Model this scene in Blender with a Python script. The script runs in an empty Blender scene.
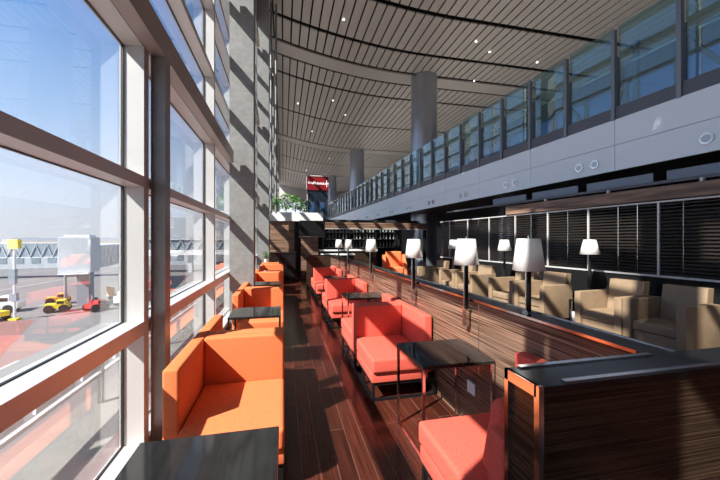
import bpy, bmesh, math, random
from mathutils import Vector, Matrix
random.seed(7)
SC = bpy.context.scene
COL = SC.collection

# ------------------------------------------------------------------ camera, sky, sun, exposure
cam_d = bpy.data.cameras.new('camera'); cam = bpy.data.objects.new('camera', cam_d); COL.objects.link(cam)
F_PX = 335.0
cam_d.sensor_width = 36; cam_d.lens = 36 * F_PX / 720
cam_d.clip_start = .05; cam_d.clip_end = 9000
EYE = 1.6; YAW = 12.9
cam.location = (0, 0, EYE); cam.rotation_euler = (math.radians(90), 0, math.radians(-YAW))
SC.camera = cam
vs = SC.view_settings
vs.view_transform = 'Standard'; vs.look = 'None'; vs.gamma = 1; vs.use_curve_mapping = False
vs.exposure = 0.33
SUN_DIR = Vector((1, .6, -1.1)).normalized()
w = bpy.data.worlds.new('sky'); SC.world = w; w.use_nodes = True
nt = w.node_tree; nt.nodes.clear()
tcw = nt.nodes.new('ShaderNodeTexCoord'); sx = nt.nodes.new('ShaderNodeSeparateXYZ'); sky = nt.nodes.new('ShaderNodeValToRGB')
nt.links.new(tcw.outputs['Generated'], sx.inputs[0]); nt.links.new(sx.outputs['Z'], sky.inputs[0])
RAMP = [(0, (.78, .80, .86)), (.10, (.76, .84, .98)), (.28, (.44, .64, .98)), (.48, (.19, .41, .86)), (1, (.13, .28, .68))]
er = sky.color_ramp.elements
while len(er) < len(RAMP): er.new(.5)
for e, (p_, c_) in zip(er, RAMP): e.position = p_; e.color = (*c_, 1)
bg = nt.nodes.new('ShaderNodeBackground'); bg.inputs['Strength'].default_value = 1.0
wo = nt.nodes.new('ShaderNodeOutputWorld')
nt.links.new(sky.outputs[0], bg.inputs[0]); nt.links.new(bg.outputs[0], wo.inputs[0])
sd = bpy.data.lights.new('sun', 'SUN'); sd.energy = 11; sd.angle = math.radians(.6); sd.color = (1, .95, .87)
sun = bpy.data.objects.new('sun', sd); COL.objects.link(sun)
sun.rotation_euler = SUN_DIR.to_track_quat('-Z', 'Y').to_euler()

# added fill lights without fixtures, above the mezzanine floor, brightening the slatted ceiling
for y_ in (4, 16, 28, 42):
    ad = bpy.data.lights.new('ceiling_fill_light', 'AREA'); ad.shape = 'RECTANGLE'; ad.size = 3; ad.size_y = 10; ad.energy = 130; ad.color = (1, .95, .88)
    ao = bpy.data.objects.new('ceiling_fill_light', ad); COL.objects.link(ao); ao.location = (10.5, y_, 4.2); ao.rotation_euler = (math.pi, 0, 0)

# ------------------------------------------------------------------ materials
def new_mat(name):
    m = bpy.data.materials.new(name); m.use_nodes = True
    return m, m.node_tree, m.node_tree.nodes['Principled BSDF']
def mat(name, col, rough=.5, metal=0, noise=0, nscale=20, bump=0, stretch=(1, 1, 1), coat=0, spec=.5):
    m, t, p = new_mat(name)
    p.inputs['Roughness'].default_value = rough; p.inputs['Metallic'].default_value = metal
    p.inputs['Base Color'].default_value = (*col, 1); p.inputs['Coat Weight'].default_value = coat
    p.inputs['Specular IOR Level'].default_value = spec
    if noise or bump:
        tc = t.nodes.new('ShaderNodeTexCoord'); mp = t.nodes.new('ShaderNodeMapping'); mp.inputs['Scale'].default_value = stretch
        nz = t.nodes.new('ShaderNodeTexNoise'); nz.inputs['Scale'].default_value = nscale; nz.inputs['Detail'].default_value = 5
        t.links.new(tc.outputs['Object'], mp.inputs[0]); t.links.new(mp.outputs[0], nz.inputs['Vector'])
        if noise:
            mr = t.nodes.new('ShaderNodeMapRange'); mr.inputs['To Min'].default_value = 1 - noise; mr.inputs['To Max'].default_value = 1 + noise
            mr.inputs['From Min'].default_value = .3; mr.inputs['From Max'].default_value = .7
            vm = t.nodes.new('ShaderNodeVectorMath'); vm.operation = 'SCALE'; vm.inputs[0].default_value = col
            t.links.new(nz.outputs[0], mr.inputs[0]); t.links.new(mr.outputs[0], vm.inputs['Scale']); t.links.new(vm.outputs[0], p.inputs['Base Color'])
        if bump:
            b = t.nodes.new('ShaderNodeBump'); b.inputs['Strength'].default_value = bump; b.inputs['Distance'].default_value = .002
            t.links.new(nz.outputs[0], b.inputs['Height']); t.links.new(b.outputs[0], p.inputs['Normal'])
    return m
def zebrano(name, dark, light, rough=.25, sc=70):
    m, t, p = new_mat(name)
    tc = t.nodes.new('ShaderNodeTexCoord'); mp = t.nodes.new('ShaderNodeMapping'); mp.inputs['Scale'].default_value = (.9, .9, sc)
    nz = t.nodes.new('ShaderNodeTexNoise'); nz.inputs['Scale'].default_value = 1; nz.inputs['Detail'].default_value = 4; nz.inputs['Distortion'].default_value = .15
    cr = t.nodes.new('ShaderNodeValToRGB')
    cr.color_ramp.elements[0].position = .38; cr.color_ramp.elements[0].color = (*dark, 1)
    cr.color_ramp.elements[1].position = .64; cr.color_ramp.elements[1].color = (*light, 1)
    t.links.new(tc.outputs['Object'], mp.inputs[0]); t.links.new(mp.outputs[0], nz.inputs['Vector'])
    t.links.new(nz.outputs[0], cr.inputs[0]); t.links.new(cr.outputs[0], p.inputs['Base Color'])
    p.inputs['Roughness'].default_value = rough
    return m
def plank_floor():
    m, t, p = new_mat('dark_red_plank')
    tc = t.nodes.new('ShaderNodeTexCoord'); mp = t.nodes.new('ShaderNodeMapping'); mp.inputs['Rotation'].default_value = (0, 0, math.pi / 2)
    br = t.nodes.new('ShaderNodeTexBrick'); br.inputs['Scale'].default_value = 1; br.inputs['Brick Width'].default_value = 1.4
    br.inputs['Row Height'].default_value = .125; br.inputs['Mortar Size'].default_value = .0025; br.offset = .37
    br.inputs['Color1'].default_value = (.042, .011, .007, 1); br.inputs['Color2'].default_value = (.078, .020, .012, 1)
    br.inputs['Mortar'].default_value = (.15, .07, .05, 1)
    mp2 = t.nodes.new('ShaderNodeMapping'); mp2.inputs['Scale'].default_value = (30, 1.2, 1)
    nz = t.nodes.new('ShaderNodeTexNoise'); nz.inputs['Scale'].default_value = 1.5; nz.inputs['Detail'].default_value = 5
    mr = t.nodes.new('ShaderNodeMapRange'); mr.inputs['From Min'].default_value = .3; mr.inputs['From Max'].default_value = .7
    mr.inputs['To Min'].default_value = .55; mr.inputs['To Max'].default_value = 1.4
    vm = t.nodes.new('ShaderNodeVectorMath'); vm.operation = 'SCALE'
    t.links.new(tc.outputs['Object'], mp.inputs[0]); t.links.new(mp.outputs[0], br.inputs['Vector'])
    t.links.new(tc.outputs['Object'], mp2.inputs[0]); t.links.new(mp2.outputs[0], nz.inputs['Vector'])
    t.links.new(nz.outputs[0], mr.inputs[0]); t.links.new(br.outputs['Color'], vm.inputs[0]); t.links.new(mr.outputs[0], vm.inputs['Scale'])
    t.links.new(vm.outputs[0], p.inputs['Base Color'])
    p.inputs['Roughness'].default_value = .2
    return m
def glass(name, tint, veil=.04, refl=1.0, veilcol=(.8, .8, .8)):
    m = bpy.data.materials.new(name); m.use_nodes = True; t = m.node_tree; t.nodes.clear()
    o = t.nodes.new('ShaderNodeOutputMaterial'); tr = t.nodes.new('ShaderNodeBsdfTransparent'); tr.inputs[0].default_value = (*tint, 1)
    gl = t.nodes.new('ShaderNodeBsdfGlossy'); gl.inputs['Roughness'].default_value = 0.01; gl.inputs[0].default_value = (1, 1, 1, 1)
    fr = t.nodes.new('ShaderNodeFresnel'); fr.inputs[0].default_value = 1.5
    ge = t.nodes.new('ShaderNodeNewGeometry'); ir = t.nodes.new('ShaderNodeMapRange')   # same index from either face of the pane
    ir.inputs['To Min'].default_value = 1.5; ir.inputs['To Max'].default_value = 1 / 1.5
    t.links.new(ge.outputs['Backfacing'], ir.inputs['Value']); t.links.new(ir.outputs[0], fr.inputs['IOR'])
    mu = t.nodes.new('ShaderNodeMath'); mu.operation = 'MULTIPLY'; mu.inputs[1].default_value = refl; mu.use_clamp = True
    df = t.nodes.new('ShaderNodeBsdfDiffuse'); df.inputs[0].default_value = (*veilcol, 1)
    m1 = t.nodes.new('ShaderNodeMixShader'); m1.inputs[0].default_value = veil
    m2 = t.nodes.new('ShaderNodeMixShader')
    t.links.new(tr.outputs[0], m1.inputs[1]); t.links.new(df.outputs[0], m1.inputs[2])
    t.links.new(fr.outputs[0], mu.inputs[0]); t.links.new(mu.outputs[0], m2.inputs[0])
    t.links.new(m1.outputs[0], m2.inputs[1]); t.links.new(gl.outputs[0], m2.inputs[2]); t.links.new(m2.outputs[0], o.inputs[0])
    return m
def shade_mat():
    m = bpy.data.materials.new('white_shade_cloth'); m.use_nodes = True; t = m.node_tree; p = t.nodes['Principled BSDF']
    p.inputs['Base Color'].default_value = (.95, .94, .92, 1); p.inputs['Roughness'].default_value = .8
    o = t.nodes['Material Output']; tl = t.nodes.new('ShaderNodeBsdfTranslucent'); tl.inputs[0].default_value = (.88, .86, .82, 1)
    mx = t.nodes.new('ShaderNodeMixShader'); mx.inputs[0].default_value = .4
    t.links.new(p.outputs[0], mx.inputs[1]); t.links.new(tl.outputs[0], mx.inputs[2]); t.links.new(mx.outputs[0], o.inputs[0])
    return m
def emit(name, col, s):
    m, t, p = new_mat(name); p.inputs['Base Color'].default_value = (*col, 1)
    p.inputs['Emission Color'].default_value = (*col, 1); p.inputs['Emission Strength'].default_value = s
    return m
M = dict(
    orange=mat('orange_fabric', (.78, .195, .072), .85, noise=.10, nscale=60, bump=.25, stretch=(1, 1, 3), spec=.2),
    coral=mat('coral_fabric', (.67, .112, .078), .9, noise=.14, nscale=70, bump=.35, spec=.15),
    beige=mat('beige_leather', (.29, .20, .125), .55, noise=.10, nscale=6, bump=.05),
    black=mat('black_lacquer', (.012, .012, .013), .18),
    blackgrain=mat('black_grained_top', (.018, .018, .018), .08, noise=.3, nscale=2, stretch=(30, .8, 1)),
    blackm=mat('black_metal', (.015, .015, .016), .3, metal=.3),
    chrome=mat('polished_chrome', (.75, .74, .73), .12, metal=1),
    zeb=zebrano('striped_dark_veneer', (.030, .017, .012), (.32, .19, .13), .26, 120),
    zebd=zebrano('striped_black_veneer', (.010, .007, .005), (.065, .040, .025), .22, 130),
    wood=zebrano('brown_wood', (.10, .055, .035), (.30, .18, .12), .45, 12),
    slat=mat('black_slat', (.022, .017, .014), .35),
    frame=mat('painted_light_frame', (.60, .59, .58), .38, metal=.25, noise=.04, nscale=3),
    beam=mat('taupe_beam_paint', (.36, .31, .29), .4, metal=.2),
    steel=mat('mottled_grey_steel', (.25, .25, .245), .5, metal=.1, noise=.14, nscale=9),
    dsteel=mat('dark_grey_steel', (.26, .26, .26), .35, metal=.4, noise=.10, nscale=9),
    gasket=mat('black_gasket', (.02, .02, .02), .5),
    floor=plank_floor(),
    ceil=mat('taupe_metal_slat', (.50, .45, .40), .5, metal=.1),
    ceilback=mat('black_ceiling_void', (.01, .01, .01), .8),
    fascia=mat('pale_blue_grey_panel', (.80, .89, .96), .35, metal=.0),
    greybase=mat('dark_violet_grey_metal', (.11, .11, .13), .4, metal=.3),
    post=mat('grey_metal_post', (.22, .23, .25), .4, metal=.5),
    column=mat('brushed_column_cladding', (.42, .44, .50), .28, metal=.75, noise=.05, nscale=2),
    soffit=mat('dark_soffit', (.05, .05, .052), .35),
    white=mat('white_stone', (.78, .78, .77), .2),
    plain=mat('warm_white_plaster', (.5, .48, .45), .8),
    red=mat('sign_red', (.22, .008, .014), .4), signwhite=emit('sign_lettering_white', (.9, .85, .85), .6),
    glass=glass('clear_window_glass', (.97, .985, .99), .025, 1.4),
    bglass=glass('teal_balustrade_glass', (.66, .82, .84), .05, 1.6, (.4, .65, .68)),
    dglass=glass('dark_tinted_glass', (.22, .30, .42), .05, 1.2, (.3, .4, .5)),
    shade=shade_mat(), lamp=emit('downlight_lens', (1, .95, .85), 4),
    green=mat('leaf_green', (.09, .22, .035), .6, noise=.4, nscale=8), bark=mat('brown_stem', (.10, .06, .04), .9),
    pot=mat('white_ceramic_pot', (.8, .8, .78), .3),
    concrete=mat('apron_concrete', (.17, .16, .155), .9, noise=.10, nscale=.08), field=mat('dry_grass_field', (.28, .235, .175), .95, noise=.2, nscale=.01),
    paint=mat('white_road_paint', (.42, .42, .42), .8), redground=mat('dull_red_ground', (.21, .10, .085), .85, noise=.15, nscale=.3),
    bridge=mat('bridge_pale_panel', (.50, .53, .56), .5), bridged=mat('bridge_blue_grey', (.25, .30, .34), .5),
    yellow=mat('safety_yellow', (.85, .62, .03), .5), vred=mat('vehicle_red', (.7, .04, .04), .4), vwhite=mat('vehicle_white', (.8, .8, .8), .4),
    orangep=mat('equipment_orange', (.85, .35, .05), .5), tyre=mat('tyre_rubber', (.02, .02, .02), .8),
    bottle=mat('clear_bottle_glass', (.22, .25, .23), .1, spec=.8), ledge=mat('ledge_membrane', (.20, .19, .175), .85, noise=.08, nscale=3),
    slate=mat('slate_blue_panel', (.16, .21, .27), .3),
    socket=mat('white_plastic', (.8, .8, .8), .3), hills=mat('hazy_hill', (.30, .33, .40), 1),
)

# ------------------------------------------------------------------ mesh helpers
class MB:
    def __init__(s): s.bm = bmesh.new()
    def box(s, x0, y0, z0, x1, y1, z1, bev=0, seg=2):
        r = bmesh.ops.create_cube(s.bm, size=1)
        for v in r['verts']:
            v.co = Vector(((x0 + x1) / 2 + v.co.x * (x1 - x0), (y0 + y1) / 2 + v.co.y * (y1 - y0), (z0 + z1) / 2 + v.co.z * (z1 - z0)))
        if bev:
            es = list({e for v in r['verts'] for e in v.link_edges})
            bmesh.ops.bevel(s.bm, geom=es, offset=bev, segments=seg, profile=.6, affect='EDGES')
        return s
    def tube(s, p0, p1, r, r2=None, n=16, cap=True):
        p0 = Vector(p0); p1 = Vector(p1); d = p1 - p0
        mx = Matrix.Translation((p0 + p1) / 2) @ d.to_track_quat('Z', 'Y').to_matrix().to_4x4()
        bmesh.ops.create_cone(s.bm, cap_ends=cap, segments=n, radius1=r, radius2=r if r2 is None else r2, depth=d.length, matrix=mx)
        return s
    def bar(s, p0, p1, t):
        p0 = Vector(p0); p1 = Vector(p1); d = p1 - p0
        mx = Matrix.Translation((p0 + p1) / 2) @ d.to_track_quat('Z', 'Y').to_matrix().to_4x4() @ Matrix.Diagonal((t, t, d.length, 1))
        bmesh.ops.create_cube(s.bm, size=1, matrix=mx)
        return s
    def prism(s, pts, axis, a, b):
        # extrude a polygon of (u, v) pairs along one axis: 'x' -> (a..b, u, v), 'y' -> (u, a..b, v), 'z' -> (u, v, a..b)
        f = {'x': lambda u, v, t: (t, u, v), 'y': lambda u, v, t: (u, t, v), 'z': lambda u, v, t: (u, v, t)}[axis]
        A = [s.bm.verts.new(f(u, v, a)) for u, v in pts]; B = [s.bm.verts.new(f(u, v, b)) for u, v in pts]
        n = len(pts)
        s.bm.faces.new(A); s.bm.faces.new(B[::-1])
        for i in range(n): s.bm.faces.new((A[i], B[i], B[(i + 1) % n], A[(i + 1) % n]))
        return s
    def ico(s, c, r, sub=2, jit=0, sq=1):
        k = bmesh.ops.create_icosphere(s.bm, subdivisions=sub, radius=r)
        for v in k['verts']:
            v.co *= 1 + random.uniform(-jit, jit); v.co.z *= sq; v.co += Vector(c)
        return s
    def build(s, name, m, parent=None, smooth=False):
        bmesh.ops.recalc_face_normals(s.bm, faces=s.bm.faces)
        me = bpy.data.meshes.new(name); s.bm.to_mesh(me); s.bm.free()
        me.materials.append(M[m] if isinstance(m, str) else m)
        if smooth:
            for p in me.polygons: p.use_smooth = True
            me.set_sharp_from_angle(angle=math.radians(40))
        o = bpy.data.objects.new(name, me); COL.objects.link(o)
        if parent: o.parent = parent
        return o
def tag(o, label=None, cat=None, group=None, kind=None):
    if label: o['label'] = label
    if cat: o['category'] = cat
    if group: o['group'] = group
    if kind: o['kind'] = kind
    return o
def thing(name, label, cat, loc=(0, 0, 0), rz=0, group=None):
    o = bpy.data.objects.new(name, None); COL.objects.link(o); o.empty_display_size = .1
    o.location = loc; o.rotation_euler = (0, 0, rz)
    return tag(o, label, cat, group)
def struct(o): o['kind'] = 'structure'; return o
def dup(root, loc, rz=None, label=None, group=None):
    def cp(o, par):
        c = o.copy(); COL.objects.link(c)
        if par: c.parent = par
        for ch in list(o.children):
            cp(ch, c)
        return c
    c = cp(root, None); c.location = loc
    if rz is not None: c.rotation_euler = (0, 0, rz)
    if label: c['label'] = label
    if group: c['group'] = group
    return c

# ------------------------------------------------------------------ ground, apron
GZ = -5.0
struct(MB().box(-3000, -1500, GZ - 1, -1.9, 3000, GZ).build('apron_ground', 'concrete'))
struct(MB().box(-3000, 230, GZ, -40, 2900, GZ + .03).box(-3000, -1500, GZ, -170, 230, GZ + .03).build('grass_field_ground', 'field'))
hb = MB()
for i in range(26):
    x = -2600 + i * 130
    hb.prism([(x - 160, GZ), (x - 60, 10 + 8 * math.sin(i * 1.7)), (x + 40, 14 + 8 * math.sin(i * 2.3 + 1)), (x + 160, GZ)], 'y', 2500 + i, 2560 + i)
struct(hb.build('distant_hills', 'hills'))
pm = MB()
for i in (1, 4, 6): pm.box(-24, 12 + i * 7, GZ, -9 - .6 * i, 12.18 + i * 7, GZ + .012)
pm.box(-36.2, -40, GZ, -36, 200, GZ + .012).box(-14.2, -40, GZ, -14, 22, GZ + .012).box(-62, -40, GZ, -61.7, 200, GZ + .012)
struct(pm.build('painted_ground_line', 'paint'))
rp = MB()  # flat dull red shapes laid over the apron
rp.prism([(-9, 8), (-13, 8), (-25, 33), (-20, 33)], 'z', GZ, GZ + .008)
rp.prism([(-14, 9), (-30, 12), (-34, 16), (-15, 14)], 'z', GZ, GZ + .008)
rp.prism([(-26, 26), (-60, 36), (-60, 39), (-26, 29)], 'z', GZ, GZ + .008)
struct(rp.build('red_ground_band', 'redground'))

# ------------------------------------------------------------------ room shell
struct(MB().box(-1.35, -14, -.3, 18, 62, 0).build('floor', 'floor'))
struct(MB().box(-2.05, -14, -.32, -1.35, 62, -.1).build('trim_1', 'ledge'))
struct(MB().box(-1.3, -14.3, 0, 18, -14, 12.5).build('wall_back', 'plain'))
fw = MB().box(-1.3, 62, 0, 18, 62.3, 6.2).box(-1.3, 62, 8.6, 18, 62.3, 12.5)
for i in range(14): fw.box(-1.3 + i * 1.45, 62, 6.2, -1.1 + i * 1.45, 62.3, 8.6)
struct(fw.build('wall_far', 'plain'))

# ceiling: metal slats along the hall, bent down from the facade, broken by dark cross seams
def ceil_z(x): return 10.6 + (1.15 * ((7 - x) / 8) ** 2 if x < 7 else 0)
seams = [-14, -6, 0, 6.5, 12.4, 15.2, 17.1, 18.35, 20.3, 25.8, 32.4, 34, 40, 47, 49, 56, 62]
plates = {(17.1, 18.35), (32.4, 34), (47, 49)}
cb = MB(); x = -1.2
def warp(xx, k): return k + .9 * max(0, (xx - 3)) * 0
while x < 18:
    for a, b in zip(seams[:-1], seams[1:]):
        if (a, b) in plates: continue
        z0, z1 = ceil_z(x), ceil_z(x + .35)
        cb.prism([(x, z0), (x + .33, z1), (x + .33, z1 + .05), (x, z0 + .05)], 'y', a + .13, b - .13)
    x += .40
xs = [-1.2 + i * .96 for i in range(21)]
for a, b in plates:
    for p, q in zip(xs[:-1], xs[1:]):
        cb.prism([(p, ceil_z(p) - .03), (q, ceil_z(q) - .03), (q, ceil_z(q) + .05), (p, ceil_z(p) + .05)], 'y', a + .1, b - .1)
ceil = struct(cb.build('ceiling', 'ceil'))
cv = MB()
for p, q in zip(xs[:-1], xs[1:]):
    cv.prism([(p, ceil_z(p) + .3), (q, ceil_z(q) + .3), (q, ceil_z(q) + .5), (p, ceil_z(p) + .5)], 'y', -14, 62)
cv.build('ceiling_void', 'ceilback', ceil)

# facade: bays of glazing between slim frames, deep beams every third rail
GX0, GX1 = -1.16, -1.0          # outer and inner face of the frames
bays = [2.76 + 2.56 * k for k in range(-6, 23)]
RAILS = [(.02, .10), (.90, 1.0), (1.99, 2.07), (3.02, 3.10), (4.0, 4.08), (5.0, 5.08), (6.02, 6.1), (7, 7.08), (8, 8.08), (9.02, 9.1), (10.1, 11.7)]  # top band is made tall and solid to keep sun off the fascia
for i, y in enumerate(bays[:-1]):
    wmb = MB().box(GX0, y, 0, GX1, y + .09, 11.7)
    for a, b in RAILS: wmb.box(GX0 if a != .9 else -1.19, y + .09, a, GX1, y + 2.56, b)
    win = struct(wmb.build('window_%d' % (i + 1), 'frame'))
    gk = MB()
    for (a, b), (c, d) in zip(RAILS[:-1], RAILS[1:]):
        for q in (y + .09, y + 2.545): gk.box(-1.147, q + .004, b, -1.13, q + .012, c)
        gk.box(-1.147, y + .1, b, -1.13, y + 2.545, b + .006).box(-1.147, y + .1, c - .006, -1.13, y + 2.545, c)
    gk.build('gasket', 'gasket', win)
    for j, ((a, b), (c, d)) in enumerate(zip(RAILS[:-1], RAILS[1:])):
        g = MB().box(-1.142, y + .1, b + .01, -1.138, y + 2.55, c - .01).build('glass_pane', 'glass', win)
CY = [-7.15 + 6.9 * k for k in range(9)]
for i, z in enumerate((3.02, 6.02, 9.02)):
    bm_ = MB(); ys_ = [-14.3] + CY + [62]
    for a, b in zip(ys_[:-1], ys_[1:]): bm_.box(-.995, a + .46, z, -.89, b - .12, z + .21)
    struct(bm_.build('trim_%d' % (i + 2), 'beam'))
struct(MB().box(-1.16, 62, 0, -1.0, 62.2, 11.7).build('trim_5', 'frame'))

for k, y in enumerate((-7.15, -.25, 6.65, 13.55, 20.45, 27.35, 34.25, 41.15, 48)):
    c = MB().box(-.98, y, 0, -.55, y + .45, 11.6).build('structural_column', 'steel')
    struct(c)
for y in (-3.9, 2.86, 9.9, 16.9):
    MBc = MB().box(-.99, y, 0, -.98, y + .12, 3.02).box(-.90, y, 0, -.89, y + .12, 3.02).box(-.98, y + .012, 0, -.90, y + .11, 3.02)
    struct(MBc.build('steel_strut', 'dsteel'))
for x_ in (-.50, -.30):
    struct(MB().tube((x_, 14.6, 2.72), (x_, 14.6, ceil_z(x_)), .045).build('hanging_pipe', 'dsteel', smooth=True))

# mezzanine: slab, fascia, balustrade along a line turned 2 degrees off the facade
mez = Matrix.Translation((6.4, 3.7, 0)) @ Matrix.Rotation(math.radians(2.1), 4, 'Z')
def place_mez(o): o.matrix_world = mez; return o
sl = struct(place_mez(MB().box(.06, -16, 2.98, 11, 46, 3.15).build('mezzanine_soffit', 'soffit')))
struct(place_mez(MB().box(.06, -16, 3.6, 11, 46, 3.9).build('mezzanine_floor', 'plain')))
fz = MB(); y = -16.0
while y < 46:
    fz.box(0, y, 2.96, .06, y + 2.19, 3.455).box(0, y, 3.465, .06, y + 2.19, 3.96); y += 2.2
fz.box(.06, -16, 2.97, .1, 46, 3.95)
fas = struct(place_mez(fz.build('mezzanine_fascia', 'fascia')))
tag(fas, 'long pale blue-grey panelled fascia below the mezzanine glass')
# spotlights recessed in the fascia
sp_no = 0
for k, y in enumerate([.15, 2.0, 4.35, 6.75, 9.15, 11.55, 13.95, 16.4, 18.8, 21.2]):
    for d in ((0,) if k == 0 else (0, .36)):
        p = mez @ Vector((-.005, y + d, 3.17))
        name = ['single at the far right end of the fascia', 'pair nearest the right end', 'second pair from the right', 'third pair from the right', 'fourth pair from the right',
                'fifth pair from the right', 'sixth pair from the right', 'seventh pair from the right', 'eighth pair from the right', 'ninth pair from the right'][k]
        lab = 'round chrome spotlight in pale fascia, ' + name + ('' if k == 0 else ', ' + ('right-hand one' if d == 0 else 'left-hand one'))
        s = thing('fascia_spotlight', lab, 'spotlight', p, math.radians(2.1), 'round spotlights set in the mezzanine fascia')
        MB().tube((-.03, 0, 0), (.004, 0, 0), .088, n=24).build('bezel', 'chrome', s, True)
        MB().tube((-.036, 0, 0), (-.03, 0, 0), .06, n=20).build('lens', 'column', s, True)
bal = thing('glass_balustrade', 'tall teal glass balustrade with grey metal posts along the mezzanine edge', 'balustrade', mez.translation, math.radians(2.1))
MB().box(.0, -16, 3.965, .07, 46, 4.2).build('base_rail', 'greybase', bal)
y = -1.72 - 1.1 * 8
n = 0
while y < 46:
    MB().box(-.03, y, 3.95, .05, y + .07, 5.72).box(.05, y + .01, 3.96, .14, y + .06, 5.2).build('post', 'post', bal)
    MB().box(.055, y + .09, 4.2, .07, y + 1.08, 5.8).build('glass_panel', 'bglass', bal)
    for z in (4.6, 5.3): pass
    y += 1.1; n += 1
MB().tube((.2, -16, 5.05), (.2, 46, 5.05), .025, n=8).build('handrail', 'chrome', bal)

# round columns
for k, (x_, y_) in enumerate([(7.6, 17.3), (7.24, 33), (6.6, 47)]):
    c = MB().tube((x_, y_, 0), (x_, y_, ceil_z(x_) + .1), .72, n=48).tube((x_, y_, 6.9), (x_, y_, 6.93), .726, n=48).build('round_column', 'column', smooth=True)
    struct(c)
struct(MB().tube((13.2, 17.4, 0), (13.2, 17.4, 2.97), .72, n=48).build('round_column', 'column', smooth=True))

# right-hand wall: two storeys of tinted glazing in dark frames
wr = MB()
for z0, z1 in ((0, 4.1), (5.9, 6.1), (7.8, 8.0), (9.6, 12.2)): wr.box(17, -14, z0, 17.3, 62, z1)
for i in range(33): wr.box(17, -14 + i * 2.3, 0, 17.25, -13.84 + i * 2.3, 12)
struct(wr.build('wall_right', 'greybase'))
wg = MB()
wg.box(17.1, -14, 4.05, 17.12, 62, 9.7)
struct(wg.build('window_60', 'dglass'))
br = MB()
for i in range(12):
    y0 = -12 + i * 6
    br.bar((15.6, y0, 4.0), (15.6, y0 + 4, 9.5), .16).bar((15.6, y0 + 4, 4.0), (15.6, y0, 9.5), .16).bar((15.6, y0, 3.9), (15.6, y0, 10.6), .2)
struct(br.bar((15.6, -14, 6.6), (15.6, 62, 6.6), .2).build('wall_bracing', 'greybase'))

# ------------------------------------------------------------------ louvre screen behind the beige chairs
LA = math.radians(5.6)
lou = thing('louvre_screen', 'long black slatted louvre screen with pale rails behind the beige armchairs', 'screen', (6.30, 3.63, 0), LA)
Y0, Y1 = -3.0, 7.6
MB().box(0, Y0, 0, .10, Y1, .965).build('base_panel', 'black', lou)
sb = MB(); z = 1.03
while z < 2.22:
    sb.prism([(.02, z), (.065, z + .026), (.065, z + .036), (.02, z + .010)], 'y', Y0, Y1); z += .058
sb.build('slat_panel', 'slat', lou)
MB().box(-.01, Y0, .97, .11, Y1, 1.0).build('bottom_rail', 'frame', lou)
MB().box(-.01, Y0, 2.235, .11, Y1, 2.262).build('top_rail', 'frame', lou)
for y in (-2.2, -1.0, .78, 2.02, 3.0, 4.0, 5.0, 6.0, 7.0): MB().box(-.012, y, 1.001, .018, y + .03, 2.234).build('post', 'frame', lou)
for y in (-1.6, -.3, .45, 1.12, 1.45, 2.5, 3.5, 4.5, 5.5): MB().box(.005, y, 1.001, .018, y + .010, 2.234).build('ladder_tape', 'chrome', lou)
hd = thing('timber_header', 'brown timber header beam above the louvre screen', 'beam', (6.30, 3.63, 0), LA)
MB().box(-.05, Y0, 2.28, .25, 4.3, 2.50).build('board', 'wood', hd)
for y in (-1.2, .17, 1.57, 3.0): MB().box(-.08, y, 2.50, -.02, y + .04, 2.55).build('bracket', 'frame', hd)
MB().box(0, Y0, 2.55, .10, 7.2, 2.60).build('top_bar', 'greybase', hd)
for y in (-1.9, -.5, .9, 2.3, 3.7): MB().box(.04, y, 2.61, .06, y + 1.2, 2.76).build('clerestory_pane', 'slate', hd)

# ------------------------------------------------------------------ seating
def lounge_chair(name, label, cloth, side, loc, rz=0, group=None, hw=.365, al=.66, sl=.80, ah=.80):
    """Back at y=0..+.12 behind, seat towards -y. side=-1: arm at low x, +1: arm at high x. Overall x from -.39 to .39."""
    t = thing(name, label, 'chair', loc, rz, group)
    s = side
    X = lambda a, b: (min(a * s, b * s), max(a * s, b * s))
    a0, a1 = X(hw - .095, hw)
    MB().box(a0, -al, .20, a1, .118, ah, .018, 3).build('arm', cloth, t, True)
    b0, b1 = X(-hw, hw - .097)
    MB().box(b0, 0, .20, b1, .118, .80, .018, 3).build('backrest', cloth, t, True)
    c0, c1 = X(-hw - .004, hw - .10)
    MB().box(c0, -sl, .29, c1, -.003, .43, .03, 4).build('seat_cushion', cloth, t, True)
    d0, d1 = X(-hw, hw - .10)
    MB().box(d0, -sl + .03, .19, d1, -.003, .288, .01, 2).build('seat_base', cloth, t, True)
    f = MB()
    x0, x1, y0, y1 = -hw + .02, hw - .02, -sl + .06, .10
    for yy in (y0, y1): f.box(x0, yy - .012, .155, x1, yy + .012, .188).box(x0, yy - .012, 0, x1, yy + .012, .025)
    for xx in (x0, x1): f.box(xx - .012, y0, .155, xx + .012, y1, .188).box(xx - .012, y0, 0, xx + .012, y1, .025)
    f.build('base_frame', 'blackm', t)
    for xx in (x0, x1):
        for yy in (y0, -.33, y1): MB().box(xx - .014, yy - .014, .025, xx + .014, yy + .014, .155).build('leg', 'blackm', t)
    return t
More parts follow.
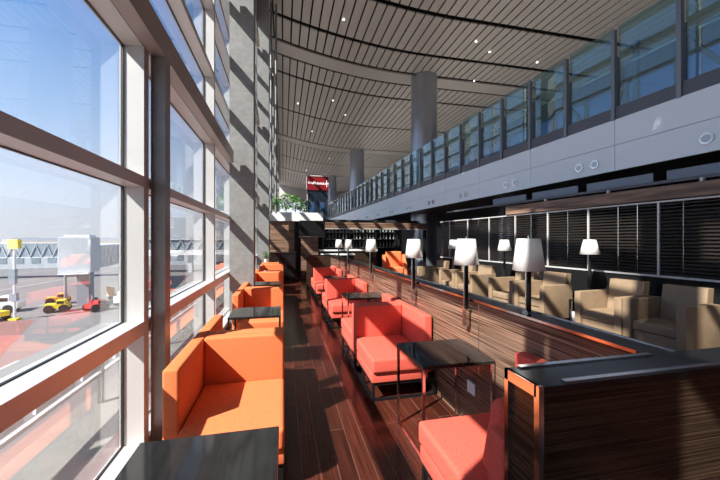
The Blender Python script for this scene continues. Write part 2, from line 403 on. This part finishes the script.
# window side, orange: pairs stand back to back, one of each pair faces the camera
LX = -.36
oc = lounge_chair('orange_corner_chair', 'nearest orange corner chair by the window, facing the camera', 'orange', -1, (LX, 2.93, 0), 0, 'orange chairs along the window')
od = lounge_chair('orange_corner_chair', 'orange corner chair turned away, back to back with the nearest orange chair', 'orange', 1, (LX, 3.18, 0), math.pi, 'orange chairs along the window')
Gn = 'orange chairs along the window'
dup(oc, (LX, 5.8, 0), 0, 'second orange corner chair facing the camera, behind the small black table', Gn)
dup(od, (LX, 6.04, 0), math.pi, 'orange corner chair turned away, beside the grey striped-shadow column', Gn)
dup(oc, (LX, 8.6, 0), 0, 'third orange corner chair facing the camera, past the grey column', Gn)
dup(od, (LX, 8.84, 0), math.pi, 'orange corner chair turned away, behind the third window-side chair', Gn)
dup(oc, (LX, 11.4, 0), 0, 'farthest orange corner chair on the window side, before the leafy plant', Gn)
dup(od, (LX, .13, 0), math.pi, 'orange corner chair below the camera, seen as an orange reflection in the lower window', Gn)
# booth side, coral
RX = 1.195
Gc = 'coral booth chairs along the veneer partition'
ca = lounge_chair('coral_corner_chair', 'coral corner chair facing the camera beside nearest dark glass table', 'coral', 1, (RX, 3.95, 0), 0, Gc, .345)
cbk = lounge_chair('coral_corner_chair', 'coral corner chair in the bottom right corner, turned away against the return wall', 'coral', -1, (RX, 1.29, 0), math.pi, Gc, .34, .58, .75, .885)
cb2 = lounge_chair('coral_corner_chair', 'coral corner chair turned away, back to back with the one by nearest booth table', 'coral', -1, (RX, 4.19, 0), math.pi, Gc, .345)
dup(ca, (RX, 6.75, 0), 0, 'second coral corner chair facing the camera, behind the second booth table', Gc)
dup(cb2, (RX, 6.99, 0), math.pi, 'coral corner chair turned away, behind the second camera-facing coral chair', Gc)
dup(ca, (RX, 9.55, 0), 0, 'farthest coral corner chair facing the camera, near the partition end panel', Gc)
dup(cb2, (RX, 9.79, 0), math.pi, 'farthest coral corner chair turned away, hidden behind the last camera-facing one', Gc)

pad = MB().box(-.22, -.06, 0, .22, .06, .40, .05, 4).build('back_cushion', 'coral', cbk, True)
pad.location = (.0, -.19, .445); pad.rotation_euler = (math.radians(-14), 0, 0)
def side_table(label, loc, top, metal, group, cat='table', wide=.29, deep=.28):
    t = thing('side_table', label, cat, loc, 0, group)
    MB().box(-wide, -deep, .672, wide, deep, .70, .003, 1).build('table_top', top, t)
    for s in (-1, 1):
        f = MB(); x = s * (wide - .012)
        for yy in (-deep + .012, deep - .012): f.box(x - .01, yy - .01, .02, x + .01, yy + .01, .672)
        f.box(x - .01, -deep + .002, 0, x + .01, deep - .002, .02)
        f.build('leg_frame', metal, t)
    MB().box(-wide + .022, deep - .02, .645, wide - .022, deep - .004, .67).build('cross_bar', metal, t)
    return t
Gt = 'black tables between the orange window chairs'
lt = side_table('nearest black grained table by the window, cut off at the bottom edge', (-.32, 1.38, 0), 'blackgrain', 'blackm', Gt, wide=.30, deep=.29)
dup(lt, (-.33, 4.41, 0), 0, 'second small black table between two orange window chairs', Gt)
dup(lt, (-.35, 7.25, 0), 0, 'third black table, just past the grey column', Gt)
dup(lt, (-.35, 10.05, 0), 0, 'farthest black table on the window side', Gt)
Gb = 'dark glass tables in the coral booths'
rt = side_table('nearest booth table with dark glass top and chrome frame', (1.255, 2.5, 0), 'blackgrain', 'chrome', Gb)
dup(rt, (1.255, 5.34, 0), 0, 'second booth table, behind the back-to-back coral chairs', Gb)
dup(rt, (1.255, 8.1, 0), 0, 'third booth table, far along the veneer partition', Gb)

# partition with its return walls
pt = thing('veneer_partition', 'striped dark veneer partition with black ledge behind the coral booth chairs', 'partition', (1.56, 1.15, 0))
MB().box(0, 0, 0, .14, 10.1, 1.075).build('long_panel', 'zeb', pt)
MB().box(-.012, .0, 1.078, .155, 10.1, 1.10).build('ledge', 'black', pt)
MB().box(-.016, .04, 1.088, -.0125, 10.1, 1.104).box(.15, 0, 1.07, .16, 10.1, 1.104).build('edge_strip', 'chrome', pt)
MB().box(-.016, 1.345, .30, -.001, 1.46, .40, .003, 1).build('socket_plate', 'socket', pt)
for y in (1.3, 2.5, 3.7, 4.9, 6.1, 7.3, 8.5): MB().box(-.002, y, 0.01, .001, y + .006, 1.07).build('panel_joint', 'chrome', pt)
rw = MB().box(-.70, -.17, 0, 2.1, -.005, 1.075).build('return_panel', 'zebd', pt)
MB().box(-.712, -.18, 1.078, 2.1, 0.0, 1.10).build('ledge', 'black', pt)
ef = MB()
for yy in (-.176, -.018): ef.box(-.716, yy, 0, -.70, yy + .02, 1.10)
ef.box(-.716, -.176, 1.06, -.7005, .002, 1.10).box(-.716, -.176, 0, -.7005, .002, .02).box(-.72, -.184, 0, -.70, -.171, 1.104)
ef.build('end_frame', 'chrome', pt)
MB().box(-.60, -.172, 1.101, .55, -.150, 1.107).box(-.66, -.022, 1.101, -.005, .002, 1.107).build('edge_strip', 'chrome', pt)
MB().box(-.80, 10.1, 0, .14, 10.25, 1.075).build('end_panel', 'zebd', pt)
MB().box(-.81, 10.09, 1.078, .155, 10.26, 1.10).build('ledge', 'black', pt)

# ledge lamps
def ledge_lamp(label, x, y, base, group, sh=.22, w0=.075, w1=.105, ztop=1.61, face=True):
    t = thing('ledge_lamp', label, 'lamp', (x, y, base), 0, group)
    h = ztop - base
    sm = MB().tube((0, 0, h - sh), (0, 0, h), w1, w0, 28, cap=False).build('lamp_shade', 'shade', t, True)
    so = sm.modifiers.new('thickness', 'SOLIDIFY'); so.thickness = .002
    MB().box(-.012, -.012, 0 if not face else .14, .012, .012, h - sh + .03).build('post', 'blackm', t)
    MB().tube((-.02, 0, .0), (-.02, 0, h - sh + .02), .006, n=10).build('rod', 'chrome', t, True)
    MB().tube((0, 0, h - .005), (0, 0, h + .02), .006, n=10).tube((0, 0, h - .03), (0, 0, h - .024), .02, n=10).build('finial', 'chrome', t, True)
    if face:
        MB().box(-.022, -.022, 0, .014, .022, .14).box(-.03, -.03, .135, .03, .03, .15).build('clamp', 'chrome', t)
    else:
        MB().box(-.03, -.03, 0, .03, .03, .012).build('foot', 'chrome', t)
    return t
Gl = 'white-shaded lamps along the partition ledge'
LXf = 1.52
ledge_lamp('white-shaded lamp clipped to the partition, second from right in the ledge row', LXf, 2.58, .87, Gl)
ledge_lamp('white-shaded lamp standing on the ledge, largest and nearest of all lamps', 1.655, 2.0, 1.10, Gl, face=False)
ledge_lamp('white-shaded ledge lamp directly left of the beige chair row', LXf, 3.76, .87, Gl)
ledge_lamp('white-shaded ledge lamp just left of the orange tub chair', LXf, 5.75, .87, Gl)
ledge_lamp('white-shaded ledge lamp before the white bar counter, right of two close together', LXf, 7.9, .87, Gl)
ledge_lamp('white-shaded ledge lamp before the white bar counter, left of two close together', LXf, 9.3, .87, Gl)
ledge_lamp('farthest white-shaded lamp of the ledge row, at the partition end', LXf, 11.33 + .9, 1.2, Gl, face=False) if False else None

# beige armchairs
def beige_chair(label, loc, rz):
    t = thing('beige_armchair', label, 'armchair', loc, rz, 'beige armchairs along the louvre screen')
    # faces local -y
    MB().prism([(.0, .20), (.16, .20), (.24, .92), (.11, .92)], 'x', -.27, .27).build('backrest', 'beige', t, True)
    for s in (-1, 1):
        MB().box(min(s * .275, s * .385), -.60, .06, max(s * .275, s * .385), .14, .72, .015, 2).build('arm', 'beige', t, True)
    MB().box(-.27, -.58, .28, .27, .02, .42, .03, 3).build('seat_cushion', 'beige', t, True)
    MB().box(-.27, -.56, .06, .27, -.005, .275, .01, 1).build('seat_base', 'beige', t, True)
    for s in (-1, 1):
        for yy in (-.54, .08): MB().box(s * .33 - .02, yy - .02, 0, s * .33 + .02, yy + .02, .06).build('leg', 'blackm', t)
    return t
RZ = LA - math.pi / 2
def lx(y, off): return 6.30 - (y - 3.63) * math.tan(LA) - off
Gba = 'beige armchairs along the louvre screen'
b0 = beige_chair('nearest beige armchair, at the right edge of the photo', (lx(3.72, .66), 3.72, 0), RZ)
labs = ['second beige armchair, beside the nearest one and right of the lamp table', 'third beige armchair, just left of the nearest lamp table', 'fourth beige armchair, right of the second lamp table',
        'fifth beige armchair, left of the second lamp table', 'sixth beige armchair, right of the third lamp table', 'seventh beige armchair, left of the third lamp table', 'eighth beige armchair, farthest of the row']
for y, l in zip((4.51, 5.90, 6.69, 8.05, 8.84, 10.2), labs): dup(b0, (lx(y, .66), y, 0), RZ, l, Gba)
def cube_table(label, y, lamp=True, ll=''):
    x = lx(y, .72)
    t = thing('cube_table', label, 'table', (x, y, 0), LA, 'black cube tables between the beige armchairs')
    f = MB().box(-.19, -.18, .46, .19, .18, .49).box(-.19, -.18, 0, .19, .18, .03)
    for sx in (-.175, .175):
        for sy in (-.165, .165): f.box(sx - .015, sy - .015, .03, sx + .015, sy + .015, .46)
    f.build('frame', 'black', t)
    MB().box(-.155, -.145, .031, .155, .145, .26).build('lower_box', 'white', t)
    if lamp:
        L = thing('table_lamp', ll, 'lamp', (x + .1, y, .491), 0, 'white-shaded table lamps between the beige armchairs')
        MB().box(-.06, -.06, 0, .06, .06, .03).build('base', 'blackm', L)
        MB().tube((0, 0, .03), (0, 0, .12), .035, .05, 14).tube((0, 0, .12), (0, 0, .75), .05, .018, 14).tube((0, 0, .75), (0, 0, .95), .016, n=12).build('stem', 'blackm', L, True)
        s = MB().tube((0, 0, .845), (0, 0, 1.115), .165, .10, 28, cap=False).build('lamp_shade', 'shade', L, True)
        so = s.modifiers.new('thickness', 'SOLIDIFY'); so.thickness = .003
cube_table('black cube table at the right edge, in front of nearest beige armchair', 2.92, False)
cube_table('black cube table right of centre, under the nearest table lamp', 5.1, True, 'white-shaded table lamp nearest the right, against the black louvres')
cube_table('black cube table under the second table lamp', 7.27, True, 'white-shaded table lamp behind the big ledge lamp, second from right')
cube_table('black cube table under the third table lamp', 9.42, True, 'white-shaded table lamp half hidden behind a clipped ledge lamp')

# far orange tub chair
tc = thing('orange_tub_chair', 'orange winged tub chair in sun beyond the partition, before the bar', 'armchair', (4.5, 13.3, 0), math.radians(-12))
MB().box(-.34, .12, .15, .34, .30, 1.12, .06, 3).build('backrest', 'orange', tc, True)
for s in (-1, 1): MB().prism([(-.45, .15), (.29, .15), (.29, 1.0), (.0, .95), (-.15, .70), (-.45, .66)], 'x', min(s * .35, s * .48), max(s * .35, s * .48)).build('arm', 'orange', tc, True)
MB().box(-.335, -.48, .25, .335, .11, .50, .04, 3).build('seat_cushion', 'orange', tc, True)
MB().box(-.33, -.44, .06, .33, .10, .245).build('seat_base', 'orange', tc)
for s in (-1, 1):
    for yy in (-.38, .2): MB().tube((s * .38, yy, 0), (s * .38, yy, .15), .02, n=10).build('leg', 'blackm', tc)
fl = thing('floor_lamp', 'small white-shaded floor lamp on thin black pole behind the orange tub chair', 'lamp', (5.3, 15.2, 0))
MB().tube((0, 0, 0), (0, 0, .02), .15, n=20).build('base', 'blackm', fl, True)
MB().tube((0, 0, .02), (0, 0, 1.4), .015, n=10).build('pole', 'blackm', fl, True)
s_ = MB().tube((0, 0, 1.3), (0, 0, 1.62), .18, .10, 24, cap=False).build('lamp_shade', 'shade', fl, True)
s_.modifiers.new('thickness', 'SOLIDIFY').thickness = .003

# ------------------------------------------------------------------ bar pavilion at the end of the aisle
struct(MB().box(-.95, 16.6, 2.50, 6.9, 24, 2.62).build('pavilion_roof', 'soffit'))
struct(MB().box(-.62, 16.4, 2.51, 1.9, 16.595, 2.93).build('trim_6', 'white'))
struct(MB().box(-.62, 16.5, .0, .75, 16.595, 2.505).build('pavilion_wall_panel', 'wood'))
struct(MB().box(.46, 14.55, 0, .70, 14.895, 2.395).build('pavilion_pillar', 'black'))
struct(MB().box(-.95, 19.5, 0, 6.9, 19.7, 2.395).build('pavilion_back_wall', 'zebd'))
tb = thing('wall_cabinet', 'black hanging cabinet box above the veneer panel at the aisle end', 'cabinet', (1.05, 13.8, 0))
MB().box(-.42, -.25, 1.76, .60, .6, 2.38).build('body', 'black', tb)
MB().box(-.40, -.256, 1.79, .58, -.251, 2.35).build('front_panel', 'blackm', tb)
MB().box(-.42, .1, 1.72, .6, .5, 1.755).build('bottom_lip', 'chrome', tb)
vp = thing('veneer_screen', 'short brown veneer screen under the black hanging cabinet', 'screen', (1.05, 13.9, 0))
MB().box(-.35, 0, .0, .35, .06, 1.71).build('panel', 'wood', vp)
MB().box(-.38, -.01, 0, -.352, .07, 1.71).box(.352, -.01, 0, .38, .07, 1.71).build('edge_frame', 'black', vp)
cs = thing('host_desk', 'low black desk standing at the far end of the aisle', 'desk', (-.25, 13.2, 0))
MB().box(-.25, -.25, 0, .70, .25, 1.10).build('body', 'black', cs)
MB().box(-.27, -.27, 1.102, .72, .27, 1.13).build('desk_top', 'blackm', cs)
pl = thing('potted_plant', 'small leafy green plant in a white pot on the window-side console', 'plant', (-.60, 12.45, .80))
MB().tube((0, 0, 0), (0, 0, .12), .05, .07, 16).build('pot', 'pot', pl, True)
lf = MB()
for i in range(60):
    a = random.uniform(0, 6.28); r = random.uniform(.02, .17); z = random.uniform(.13, .38)
    c = Vector((math.cos(a) * r, math.sin(a) * r, z)); u = Vector((math.cos(a), math.sin(a), .4)) * .05; v_ = Vector((-math.sin(a), math.cos(a), 0)) * .02
    vs_ = [lf.bm.verts.new(c - u), lf.bm.verts.new(c + v_), lf.bm.verts.new(c + u), lf.bm.verts.new(c - v_)]; lf.bm.faces.new(vs_)
    lf.tube((0, 0, .1), c, .003, n=4)
lf.build('foliage', 'green', pl)
cn = thing('orange_console', 'orange upholstered box console under the small green plant', 'console', (-.45, 12.45, 0))
MB().box(-.30, -.2, .10, .3, .2, .795, .01, 2).build('body', 'orange', cn, True)
MB().box(-.28, -.18, 0, .28, .18, .098).build('plinth', 'black', cn)

bc = thing('bar_counter', 'long dark bar counter with a bright white stone top', 'counter', (0, 13.9, 0))
MB().box(1.5, 0, 0, 3.9, .6, 1.13).build('front_panel', 'zebd', bc)
MB().box(1.46, -.05, 1.132, 3.95, .65, 1.20, .005, 1).build('counter_top', 'white', bc)
bw = thing('low_counter', 'lower white-topped serving counter left end, beside the veneer screen', 'counter', (0, 12.9, 0))
MB().box(1.5, 0, 0, 2.7, .45, 1.0).build('body', 'black', bw)
MB().box(1.46, -.03, 1.002, 2.75, .48, 1.06, .004, 1).build('counter_top', 'white', bw)
bh = thing('bar_bulkhead', 'brown timber bulkhead hanging over the bar shelves', 'bulkhead', (0, 14.65, 0))
MB().box(1.70, 0, 2.12, 6.6, .35, 2.38).build('board', 'wood', bh)
MB().box(1.70, -.02, 2.08, 6.6, .33, 2.115).build('lower_trim', 'frame', bh)
for x_ in (1.75, 3.6, 5.1, 6.5): MB().box(x_, .1, 0, x_ + .09, .3, 2.075).build('post', 'black', bh)
sf = thing('bar_shelf', 'dark back-bar shelving unit holding bottles behind the white counter', 'shelf', (0, 15.4, 0))
MB().box(1.8, .3, 0, 5.6, .36, 2.3).build('back_panel', 'black', sf)
SZ = (1.25, 1.65, 1.98)
for z in SZ: MB().box(1.8, 0, z - .025, 5.6, .3, z).build('shelf_board', 'chrome', sf)
for x_ in (1.8, 3.05, 4.3, 5.55): MB().box(x_, 0, 0, x_ + .05, .3, 2.3).build('side_post', 'blackm', sf)
bt = None
k = 0
for z in SZ:
    for i in range(22):
        x_ = 1.92 + i * .165 + random.uniform(-.02, .02)
        if min(abs(x_ - q) for q in (1.825, 3.075, 4.325, 5.575)) < .08: continue
        if bt is None:
            bt = MB().tube((0, 0, 0), (0, 0, .16), .035, n=12).tube((0, 0, .16), (0, 0, .20), .035, .013, 12).tube((0, 0, .20), (0, 0, .27), .013, n=12).build('bar_bottle', 'bottle', smooth=True)
            o = bt
        else:
            o = bt.copy(); COL.objects.link(o)
        o.location = (x_, 15.4 + .15, z + .001)
        tag(o, ['clear bottle standing on the lowest back-bar shelf', 'clear bottle standing on the middle back-bar shelf', 'clear bottle standing on the top back-bar shelf'][SZ.index(z)], 'bottle',
            ['bottles on the lowest back-bar shelf', 'bottles on the middle back-bar shelf', 'bottles on the top back-bar shelf'][SZ.index(z)])
# things on the roof of the pavilion: sign tower and shrubs
sg = thing('sign_tower', 'dark glazed tower topped by red lounge sign with white lettering', 'sign', (1.95, 19.5, 2.622), 0)
MB().box(-.62, 0, 0, .62, 1.0, .06).box(-.62, 0, 1.8, .62, 1.0, 1.86).build('platform', 'blackm', sg)
MB().box(-.60, .02, .061, .60, .98, 1.799).build('glass_box', 'dglass', sg)
for sx in (-.62, .58):
    for sy in (0, .96): MB().box(sx, sy, .06, sx + .04, sy + .04, 1.8).build('post', 'frame' if sx < 0 and sy == 0 else 'greybase', sg)
MB().tube((0, .5, .065), (0, .5, 1.79), .17, n=20).build('core_pipe', 'column', sg, True)
sp = MB().box(-.62, -.02, 1.87, .62, .08, 2.66).build('sign_panel', 'red', sg)
MB().box(-.66, -.04, 1.70, -.622, .1, 2.72).box(-.66, -.04, 2.662, .64, .1, 2.72).build('sign_edge', 'frame', sg)
def text(body, size, x, z, parent, name='sign_text', shear=0):
    cu = bpy.data.curves.new(name, 'FONT'); cu.body = body; cu.size = size; cu.extrude = .004; cu.align_x = 'CENTER'; cu.shear = shear
    o = bpy.data.objects.new(name, cu); COL.objects.link(o)
    dg = bpy.context.evaluated_depsgraph_get(); me = bpy.data.meshes.new_from_object(o.evaluated_get(dg))
    bpy.data.objects.remove(o); me.materials.clear(); me.materials.append(M['signwhite'])
    q = bpy.data.objects.new(name, me); COL.objects.link(q); q.parent = parent; q.location = (x, -.026, z); q.rotation_euler = (math.pi / 2, 0, 0)
    return q
text('PLAZA', .16, -.32, 2.22, sg); text('Premium', .26, .14, 2.19, sg, shear=.4)
MB().box(.50, -.026, 2.06, .535, -.021, 2.46).build('sign_mark', 'signwhite', sg)
def shrub(label, x, y, h):
    t = thing('roof_shrub', label, 'shrub', (x, y, 2.622), 0, 'potted shrubs behind the white parapet')
    MB().tube((0, 0, 0), (0, 0, .35), .16, .2, 16).build('pot', 'pot', t, True)
    MB().tube((0, 0, .3), (0, 0, h * .6), .02, n=8).build('trunk', 'bark', t)
    f = MB()
    for i in range(260):
        a = random.uniform(0, 6.28); b = random.uniform(-1, 1); r = .38 * random.random() ** .4
        c = Vector((math.cos(a) * r * math.sqrt(1 - b * b), math.sin(a) * r * math.sqrt(1 - b * b), h * .68 + b * h * .32 * (r / .38)))
        d = Vector((random.uniform(-1, 1), random.uniform(-1, 1), random.uniform(-1, 1))).normalized(); e = d.orthogonal().normalized()
        q = [f.bm.verts.new(c + d * .07), f.bm.verts.new(c + e * .03), f.bm.verts.new(c - d * .07), f.bm.verts.new(c - e * .03)]; f.bm.faces.new(q)
    f.build('foliage', 'green', t)
for x_, y_, h, l in ((-.35, 17.6, 1.25, 'bushy potted shrub behind the white parapet, leftmost of four'), (.15, 18.2, 1.5, 'tall potted shrub behind the white parapet, second from left'),
                  (.62, 17.8, 1.35, 'potted shrub behind the white parapet, third from left'), (1.12, 18.4, 1.2, 'potted shrub behind the white parapet, beside the sign tower')):
    shrub(l, x_, y_, h)

# ceiling downlights
dn = 0
for (x_, y_) in [(2.5, 14), (3.2, 22), (8.5, 13.6), (9.6, 14.2), (2.4, 29), (4.4, 24), (9.2, 21.5), (10.5, 17), (1.0, 24), (5.0, 37), (3.0, 45), (12.5, 14.5)]:
    z = ceil_z(x_) - .012
    o = MB().tube((0, 0, -.03), (0, 0, 0), .04, n=16).build('ceiling_downlight', 'lamp', smooth=True); o.location = (x_, y_, z)
    tag(o, 'tiny round downlight set in the slatted metal ceiling', 'downlight', 'downlights in the slatted ceiling')

# ------------------------------------------------------------------ outside
gr = thing('outside_guard_rail', 'low grey guard rail of short panels running outside the window', 'guard rail', (-1.86, 0, -.1))
MB().box(-.02, -6, .60, .02, 40, .64).box(-.02, -6, .30, .02, 40, .33).build('rail', 'frame', gr)
for i in range(23): MB().box(-.02, -6 + i * 2, 0, .02, -5.95 + i * 2, .6).build('post', 'dsteel', gr)
for i in range(40): MB().box(-.012, -1.9 + i * .62, .36, .012, -1.40 + i * .62, .57).build('infill_panel', 'bridge', gr)

def jet_bridge(label, loc, rz, L):
    t = thing('jet_bridge', label, 'jet bridge', loc, rz)
    MB().box(-1.5, -1.3, 3.4, 1.1, 1.3, 6.9, .08, 2).build('cabin', 'bridge', t)
    MB().box(-1.9, -1.2, 3.3, -1.51, 1.2, 3.4).box(-1.0, -1.0, 6.91, .8, 1.0, 7.1).build('cabin_trim', 'vwhite', t)
    MB().box(1.11, -1.15, 3.7, L, 1.2, 6.0).build('tunnel', 'bridged', t)
    MB().box(1.11, -1.2, 6.01, L, 1.2, 6.12).box(1.11, -1.2, 3.58, L, 1.2, 3.69).build('tunnel_edge', 'vwhite', t)
    br_ = MB(); x = 2.4
    while x < L - 1.6:
        for s in (-1.24, 1.24): br_.bar((x, s, 3.7), (x + .8, s, 5.8), .09).bar((x + .8, s, 5.8), (x + 1.6, s, 3.7), .09)
        x += 1.6
    br_.build('lattice', 'bridge', t)
    MB().box(.5, -.5, .0, 1.3, .5, 3.39).build('lift_column', 'bridged', t)
    MB().tube((-.4, -1.1, .3), (-.4, -1.1, 3.38), .12, n=10).tube((-.4, 1.1, .3), (-.4, 1.1, 3.38), .12, n=10).build('support_leg', 'bridged', t)
    for s in (-1, 1): MB().tube((-.4, s * 1.3 - .15, .4), (-.4, s * 1.3 + .15, .4), .4, n=18).build('wheel', 'tyre', t, True)
    MB().bar((L - 1, 0, 0), (L - 1, 0, 3.4), .8).bar((L * .55, 0, 0), (L * .55, 0, 3.4), .5).build('pier', 'bridge', t)
    return t
jet_bridge('nearest pale jet bridge cabin and tunnel beside the window frame', (-19.9, 39.2, GZ), math.radians(99), 26)
jet_bridge('farther jet bridge with long tunnel at the left edge, beyond the apron', (-78, 68, GZ), math.radians(2), 44)
fb = thing('far_pier', 'long low pale airport pier building across the apron in the haze', 'building', (-80, 90, GZ), math.radians(8))
MB().box(-60, 0, 0, 62, 8, 4.0).build('lower_wall', 'bridge', fb)
MB().box(-60, -.5, 4.0, 62, 8.5, 4.4).build('roof', 'vwhite', fb)
fw2 = MB()
for i in range(40): fw2.box(-58 + i * 3, -.06, 1.2, -56.4 + i * 3, -.001, 3.2)
fw2.build('window_band', 'bridged', fb)

ys = thing('gate_sign_pole', 'tall white pole with a yellow box sign standing on the apron', 'sign pole', (-21.6, 33.3, GZ))
MB().tube((0, 0, 0), (0, 0, 6.0), .10, n=12).build('pole', 'vwhite', ys, True)
MB().box(-.34, -.22, 5.9, .34, .22, 6.65).build('sign_box', 'yellow', ys)
MB().box(-.36, -.15, 3.0, .1, .15, 4.2).build('control_cabinet', 'bridged', ys)
MB().box(-.3, -.15, 1.6, .2, .15, 2.2).build('junction_box', 'bridged', ys)
MB().box(-.3, -.3, 0, .3, .3, .15).build('base', 'yellow', ys)

def vehicle(name, label, cat, loc, rz, L, W, H, body, cabf=.4):
    t = thing(name, label, cat, loc, rz)
    MB().prism([(-L / 2, .35), (L / 2, .35), (L / 2, H * .62), (L / 2 - L * .1, H * .66), (L / 2 - L * .16, H), (L / 2 - L * cabf, H), (L / 2 - L * (cabf + .04), H * .7), (-L / 2, H * .7)], 'y', -W / 2, W / 2).build('body', body, t)
    MB().box(L / 2 - L * (cabf - .03), -W / 2 - .01, H * .72, L / 2 - L * .18, W / 2 + .01, H * .94).build('window', 'gasket', t)
    for sx in (-.3, .32):
        for s in (-1, 1): MB().tube((L * sx, s * (W / 2) - .1, .36), (L * sx, s * (W / 2) + .1, .36), .36, n=16).build('wheel', 'tyre', t, True)
    return t
vehicle('service_truck', 'white service truck parked behind the yellow sign pole', 'truck', (-25.6, 37.2, GZ), math.radians(12), 3.6, 1.6, 1.45, 'vwhite')
vehicle('baggage_tractor', 'small yellow tractor at the foot of the sign pole', 'tractor', (-23.2, 33.4, GZ), math.radians(160), 1.9, 1.1, 1.1, 'yellow', .5)
vehicle('red_car', 'small red vehicle on the apron beyond the near jet bridge leg', 'car', (-17.0, 35.9, GZ), math.radians(60), 1.5, 1.0, 1.0, 'vred', .6)
vehicle('white_car', 'white car partly hidden by the first window frame', 'car', (-15.6, 39.0, GZ), math.radians(85), 2.6, 1.4, 1.4, 'vwhite', .7)
vehicle('tow_tractor', 'orange and yellow tow tractor beneath the near jet bridge', 'tractor', (-22.6, 40.6, GZ), math.radians(20), 1.8, 1.1, 1.1, 'orangep', .5)
vehicle('loader_truck', 'yellow loader parked close to the jet bridge column', 'loader', (-20.2, 36.2, GZ), math.radians(15), 1.7, 1.0, 1.1, 'yellow', .5)
for i, (x_, y_, l) in enumerate(((-17.6, 42.5, 'flat baggage dolly nearest the white car'), (-16.3, 45.0, 'flat baggage dolly further along the apron'))):
    d = thing('baggage_dolly', l, 'dolly', (x_, y_, GZ), .9, 'baggage dollies on the apron')
    MB().box(-1.2, -.7, .45, 1.2, .7, .6).build('deck', 'bridge', d); MB().box(-1.2, -.7, .6, -1.12, .7, 1.5).build('end_rail', 'orangep', d)
    for sx in (-.8, .8):
        for s in (-.7, .7): MB().tube((sx, s - .06, .24), (sx, s + .06, .24), .24, n=12).build('wheel', 'tyre', d, True)

lb = thing('link_bridge', 'long glazed footbridge with dark lattice truss seen through the second window', 'footbridge', (-30, 74, GZ), math.radians(-3))
MB().box(0, 0, 3.6, 30, 3, 4.6).build('lower_wall', 'vwhite', lb)
MB().box(0, .1, 4.61, 30, 2.9, 6.6).build('glazing', 'bridged', lb)
MB().box(-.2, -.2, 6.61, 30.2, 3.2, 6.9).build('roof', 'bridge', lb)
t_ = MB()
for i in range(14): t_.bar((1 + i * 2, -.05, 4.7), (2 + i * 2, -.05, 6.5), .14).bar((2 + i * 2, -.05, 6.5), (3 + i * 2, -.05, 4.7), .14)
t_.build('truss', 'bridge', lb)
for x_ in (2, 11, 20, 29): MB().box(x_, 1, 0, x_ + .8, 2, 3.59).build('pier', 'bridge', lb)
